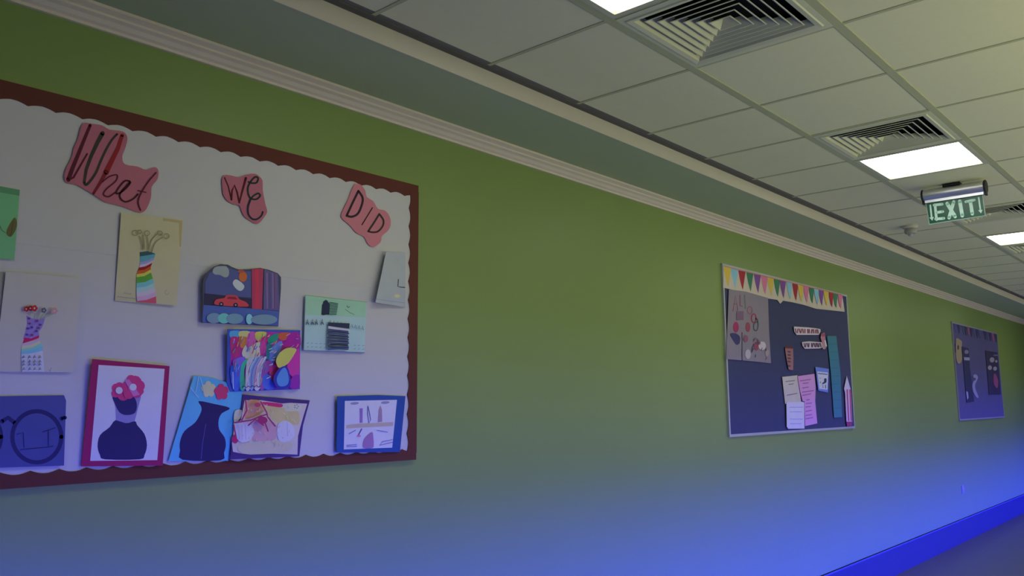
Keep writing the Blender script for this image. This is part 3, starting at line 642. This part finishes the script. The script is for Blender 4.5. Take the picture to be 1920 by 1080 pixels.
a.fill([H_(*p) for p in oval(240, 560, 32, 60)], (120, 40, 80)); a.fill([H_(*p) for p in oval(375, 560, 26, 55)], (110, 56, 74)); a.fill(smooth([H_(*p) for p in ((175, 635), (235, 630), (285, 670), (280, 740), (245, 755), (205, 700))], True), (48, 46, 86))
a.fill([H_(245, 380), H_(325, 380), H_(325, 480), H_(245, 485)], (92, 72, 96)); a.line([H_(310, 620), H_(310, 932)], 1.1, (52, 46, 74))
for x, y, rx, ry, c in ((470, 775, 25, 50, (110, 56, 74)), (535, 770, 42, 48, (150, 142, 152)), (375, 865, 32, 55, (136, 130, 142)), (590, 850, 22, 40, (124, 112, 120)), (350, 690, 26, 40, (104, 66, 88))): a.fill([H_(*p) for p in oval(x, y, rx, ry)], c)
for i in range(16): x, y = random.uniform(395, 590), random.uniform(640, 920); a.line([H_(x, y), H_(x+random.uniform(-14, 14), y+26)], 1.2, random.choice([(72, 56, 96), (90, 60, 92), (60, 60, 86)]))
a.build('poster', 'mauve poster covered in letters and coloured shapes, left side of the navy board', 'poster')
GC = 'word strips on the navy board'
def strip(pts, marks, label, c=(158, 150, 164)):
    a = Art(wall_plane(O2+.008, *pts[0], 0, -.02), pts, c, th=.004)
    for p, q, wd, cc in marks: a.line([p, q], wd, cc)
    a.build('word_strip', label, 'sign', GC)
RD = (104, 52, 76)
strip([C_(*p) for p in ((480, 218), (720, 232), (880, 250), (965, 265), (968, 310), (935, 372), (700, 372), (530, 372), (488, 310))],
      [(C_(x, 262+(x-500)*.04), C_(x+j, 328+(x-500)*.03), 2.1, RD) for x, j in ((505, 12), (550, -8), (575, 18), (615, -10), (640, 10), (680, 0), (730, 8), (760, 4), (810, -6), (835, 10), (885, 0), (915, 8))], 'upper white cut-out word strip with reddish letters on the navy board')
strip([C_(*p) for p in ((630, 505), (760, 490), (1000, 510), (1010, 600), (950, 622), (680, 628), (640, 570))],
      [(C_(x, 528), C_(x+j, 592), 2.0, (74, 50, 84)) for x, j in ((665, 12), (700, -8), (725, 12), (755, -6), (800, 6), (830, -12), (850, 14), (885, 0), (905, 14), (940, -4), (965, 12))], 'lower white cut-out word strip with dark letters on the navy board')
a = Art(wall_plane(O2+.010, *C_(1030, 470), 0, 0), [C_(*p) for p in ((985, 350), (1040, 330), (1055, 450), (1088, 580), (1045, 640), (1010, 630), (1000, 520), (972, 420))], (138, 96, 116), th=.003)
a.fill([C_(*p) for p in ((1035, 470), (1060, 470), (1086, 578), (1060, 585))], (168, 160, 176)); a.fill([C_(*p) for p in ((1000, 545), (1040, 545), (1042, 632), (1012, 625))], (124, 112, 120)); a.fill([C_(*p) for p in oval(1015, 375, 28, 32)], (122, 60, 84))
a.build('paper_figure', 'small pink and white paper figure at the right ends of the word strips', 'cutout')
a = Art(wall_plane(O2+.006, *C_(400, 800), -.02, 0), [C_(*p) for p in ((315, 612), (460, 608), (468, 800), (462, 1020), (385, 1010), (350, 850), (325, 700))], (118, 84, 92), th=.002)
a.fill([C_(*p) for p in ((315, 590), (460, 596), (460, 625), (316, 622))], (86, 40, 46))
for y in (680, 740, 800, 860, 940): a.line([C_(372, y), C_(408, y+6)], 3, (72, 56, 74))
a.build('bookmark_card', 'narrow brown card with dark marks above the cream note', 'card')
GN = 'notes pinned at the bottom of the navy board'
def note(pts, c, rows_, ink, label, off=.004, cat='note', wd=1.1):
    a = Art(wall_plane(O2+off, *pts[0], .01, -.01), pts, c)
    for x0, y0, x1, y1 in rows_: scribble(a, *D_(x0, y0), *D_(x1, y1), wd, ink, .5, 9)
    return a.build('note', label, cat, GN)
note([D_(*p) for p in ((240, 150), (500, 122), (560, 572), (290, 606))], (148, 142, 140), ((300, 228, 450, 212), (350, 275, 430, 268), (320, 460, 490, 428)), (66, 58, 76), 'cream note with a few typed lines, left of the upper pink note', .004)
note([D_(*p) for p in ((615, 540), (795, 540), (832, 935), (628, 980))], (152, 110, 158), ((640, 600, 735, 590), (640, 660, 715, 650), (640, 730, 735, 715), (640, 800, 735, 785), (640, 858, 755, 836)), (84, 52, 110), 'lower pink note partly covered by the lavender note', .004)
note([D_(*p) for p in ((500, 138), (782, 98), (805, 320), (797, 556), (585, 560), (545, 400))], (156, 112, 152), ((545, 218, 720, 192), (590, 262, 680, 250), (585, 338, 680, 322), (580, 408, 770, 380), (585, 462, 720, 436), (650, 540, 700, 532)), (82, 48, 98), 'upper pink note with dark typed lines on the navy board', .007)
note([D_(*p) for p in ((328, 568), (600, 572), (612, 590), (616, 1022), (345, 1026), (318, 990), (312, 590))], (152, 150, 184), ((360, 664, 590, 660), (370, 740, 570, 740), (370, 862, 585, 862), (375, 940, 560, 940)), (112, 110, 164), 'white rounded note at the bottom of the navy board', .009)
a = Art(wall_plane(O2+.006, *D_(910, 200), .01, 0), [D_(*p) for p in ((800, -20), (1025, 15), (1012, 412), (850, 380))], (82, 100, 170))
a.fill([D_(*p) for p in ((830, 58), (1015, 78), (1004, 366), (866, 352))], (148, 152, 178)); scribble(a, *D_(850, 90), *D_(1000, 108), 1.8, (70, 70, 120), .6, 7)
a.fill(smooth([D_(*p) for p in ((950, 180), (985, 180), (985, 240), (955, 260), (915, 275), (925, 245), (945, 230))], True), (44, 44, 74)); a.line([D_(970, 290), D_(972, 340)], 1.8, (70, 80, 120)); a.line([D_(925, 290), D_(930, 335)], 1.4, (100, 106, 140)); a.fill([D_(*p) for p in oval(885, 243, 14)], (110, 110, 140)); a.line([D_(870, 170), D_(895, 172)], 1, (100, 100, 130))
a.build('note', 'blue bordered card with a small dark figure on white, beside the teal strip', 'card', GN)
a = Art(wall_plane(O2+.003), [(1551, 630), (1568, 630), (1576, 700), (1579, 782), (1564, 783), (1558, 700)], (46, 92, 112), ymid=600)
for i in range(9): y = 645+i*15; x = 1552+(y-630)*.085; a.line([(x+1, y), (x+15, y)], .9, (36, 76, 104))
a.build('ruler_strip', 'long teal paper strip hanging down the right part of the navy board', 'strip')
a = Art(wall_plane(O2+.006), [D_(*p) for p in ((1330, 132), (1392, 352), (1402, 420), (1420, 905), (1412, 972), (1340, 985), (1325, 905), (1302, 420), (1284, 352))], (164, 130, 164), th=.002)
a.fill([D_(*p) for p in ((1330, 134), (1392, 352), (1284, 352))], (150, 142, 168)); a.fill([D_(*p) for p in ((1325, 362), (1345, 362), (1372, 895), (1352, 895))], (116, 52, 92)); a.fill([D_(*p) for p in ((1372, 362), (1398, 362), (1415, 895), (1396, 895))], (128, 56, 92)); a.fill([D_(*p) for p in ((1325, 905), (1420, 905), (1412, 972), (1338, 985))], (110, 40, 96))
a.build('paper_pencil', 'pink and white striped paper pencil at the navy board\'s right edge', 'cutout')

# --- board 3
M_LAV = mat(seen((66, 64, 100)), .9, var=.05, name='lavender_felt')
b3 = board(11.28, 13.68, 'farthest display board, dusky purple with dark pennants and two dark banners', M_LAV, mat((.34, .34, .42), .5, name='dull_frame'))
def J_(x, y): return (1780+x/5.68, 600+y/5.684)
pn = [(60, 'b'), (95, 'n'), (145, 'g'), (170, 'n'), (200, 'r'), (228, 'n'), (262, 'b'), (290, 'n'), (320, 'b'), (375, 'n'), (405, 'b'), (430, 'n'), (460, 'r'), (490, 'n')]
for i, (x, c) in enumerate(pn):
    yt = 38+(x-45)*.235
    P = [J_(x-15, yt), J_(x+16, yt+7), J_(x+18, yt+92), J_(x+8, yt+96)]
    a = Art(wall_plane(.0145), P, dict(b=(58, 60, 104), n=(42, 42, 78), g=(54, 62, 92), r=(106, 62, 96))[c]); a.build('pennant', parent=b3)
a = Art(wall_plane(.018), smooth([J_(*p) for p in ((75, 195), (105, 205), (135, 235), (130, 320), (138, 400), (125, 450), (100, 465), (78, 430), (68, 330), (72, 250))], True, 3), (112, 102, 92), th=.003)
a.fill([J_(*p) for p in oval(94, 292, 9, 26)], (44, 40, 74)); a.line([J_(62, 260), J_(66, 340)], 2, (40, 38, 72))
a.build('paper_animal', 'yellowish paper animal figure at the top left of the farthest board', 'cutout')
a = Art(wall_plane(.018), [J_(135, 282), J_(205, 300), J_(222, 520), J_(265, 868), J_(185, 882)], (36, 38, 76), th=.003)
a.fill([J_(*p) for p in ((155, 395), (215, 400), (217, 432), (160, 428))], (108, 108, 148)); a.fill([J_(*p) for p in oval(183, 340, 22, 22)], (92, 90, 124)); a.fill([J_(*p) for p in ((180, 760), (198, 765), (205, 830), (190, 850))], (110, 114, 160))
a.build('banner', 'narrow dark vertical banner on the left of the farthest board', 'banner', 'dark banners on the farthest board')
a = Art(wall_plane(.018), [J_(385, 325), J_(512, 345), J_(530, 550), J_(550, 795), J_(425, 797)], (40, 38, 74), th=.003)
for x, y, r in ((455, 425, 28), (432, 508, 24), (487, 518, 22), (500, 440, 14)): a.fill([J_(*p) for p in oval(x, y, r*.9, r)], (112, 108, 128))
a.line([J_(475, 375), J_(515, 375)], 2, (92, 90, 116)); a.fill(smooth([J_(*p) for p in ((480, 570), (500, 590), (520, 650), (512, 725), (480, 690), (470, 620))], True), (104, 54, 96))
a.build('banner', 'wider dark banner with pale round dots on the right of the farthest board', 'banner', 'dark banners on the farthest board')
a = Art(wall_plane(.018), smooth([J_(*p) for p in ((255, 590), (285, 580), (305, 610), (292, 650), (275, 690), (280, 740), (312, 820), (290, 825), (258, 770), (245, 700), (262, 640))], True, 3), (104, 104, 148), th=.003)
a.fill([J_(*p) for p in oval(265, 630, 18, 16)], (66, 60, 100))
a.build('paper_figure', 'small pale paper figure between the two dark banners', 'cutout')

# socket low on the wall
root = empty('wall_socket', (XW, 11.21, H-1.04), 'small white socket plate low on the wall under the farthest board', 'socket')
M_W = mat((.34, .34, .30), .4, name='socket_plastic')
b = MB(); b.box(XW, XW+.008, 11.165, 11.255, H-1.085, H-.995, M_W); b.build('plate', root, origin=(XW, 11.21, H-1.04))
b = MB(); b.box(XW+.008, XW+.012, 11.185, 11.235, H-1.065, H-1.015, mat((.4, .4, .42), .4, name='socket_insert')); b.build('insert', root, origin=(XW, 11.21, H-1.04))
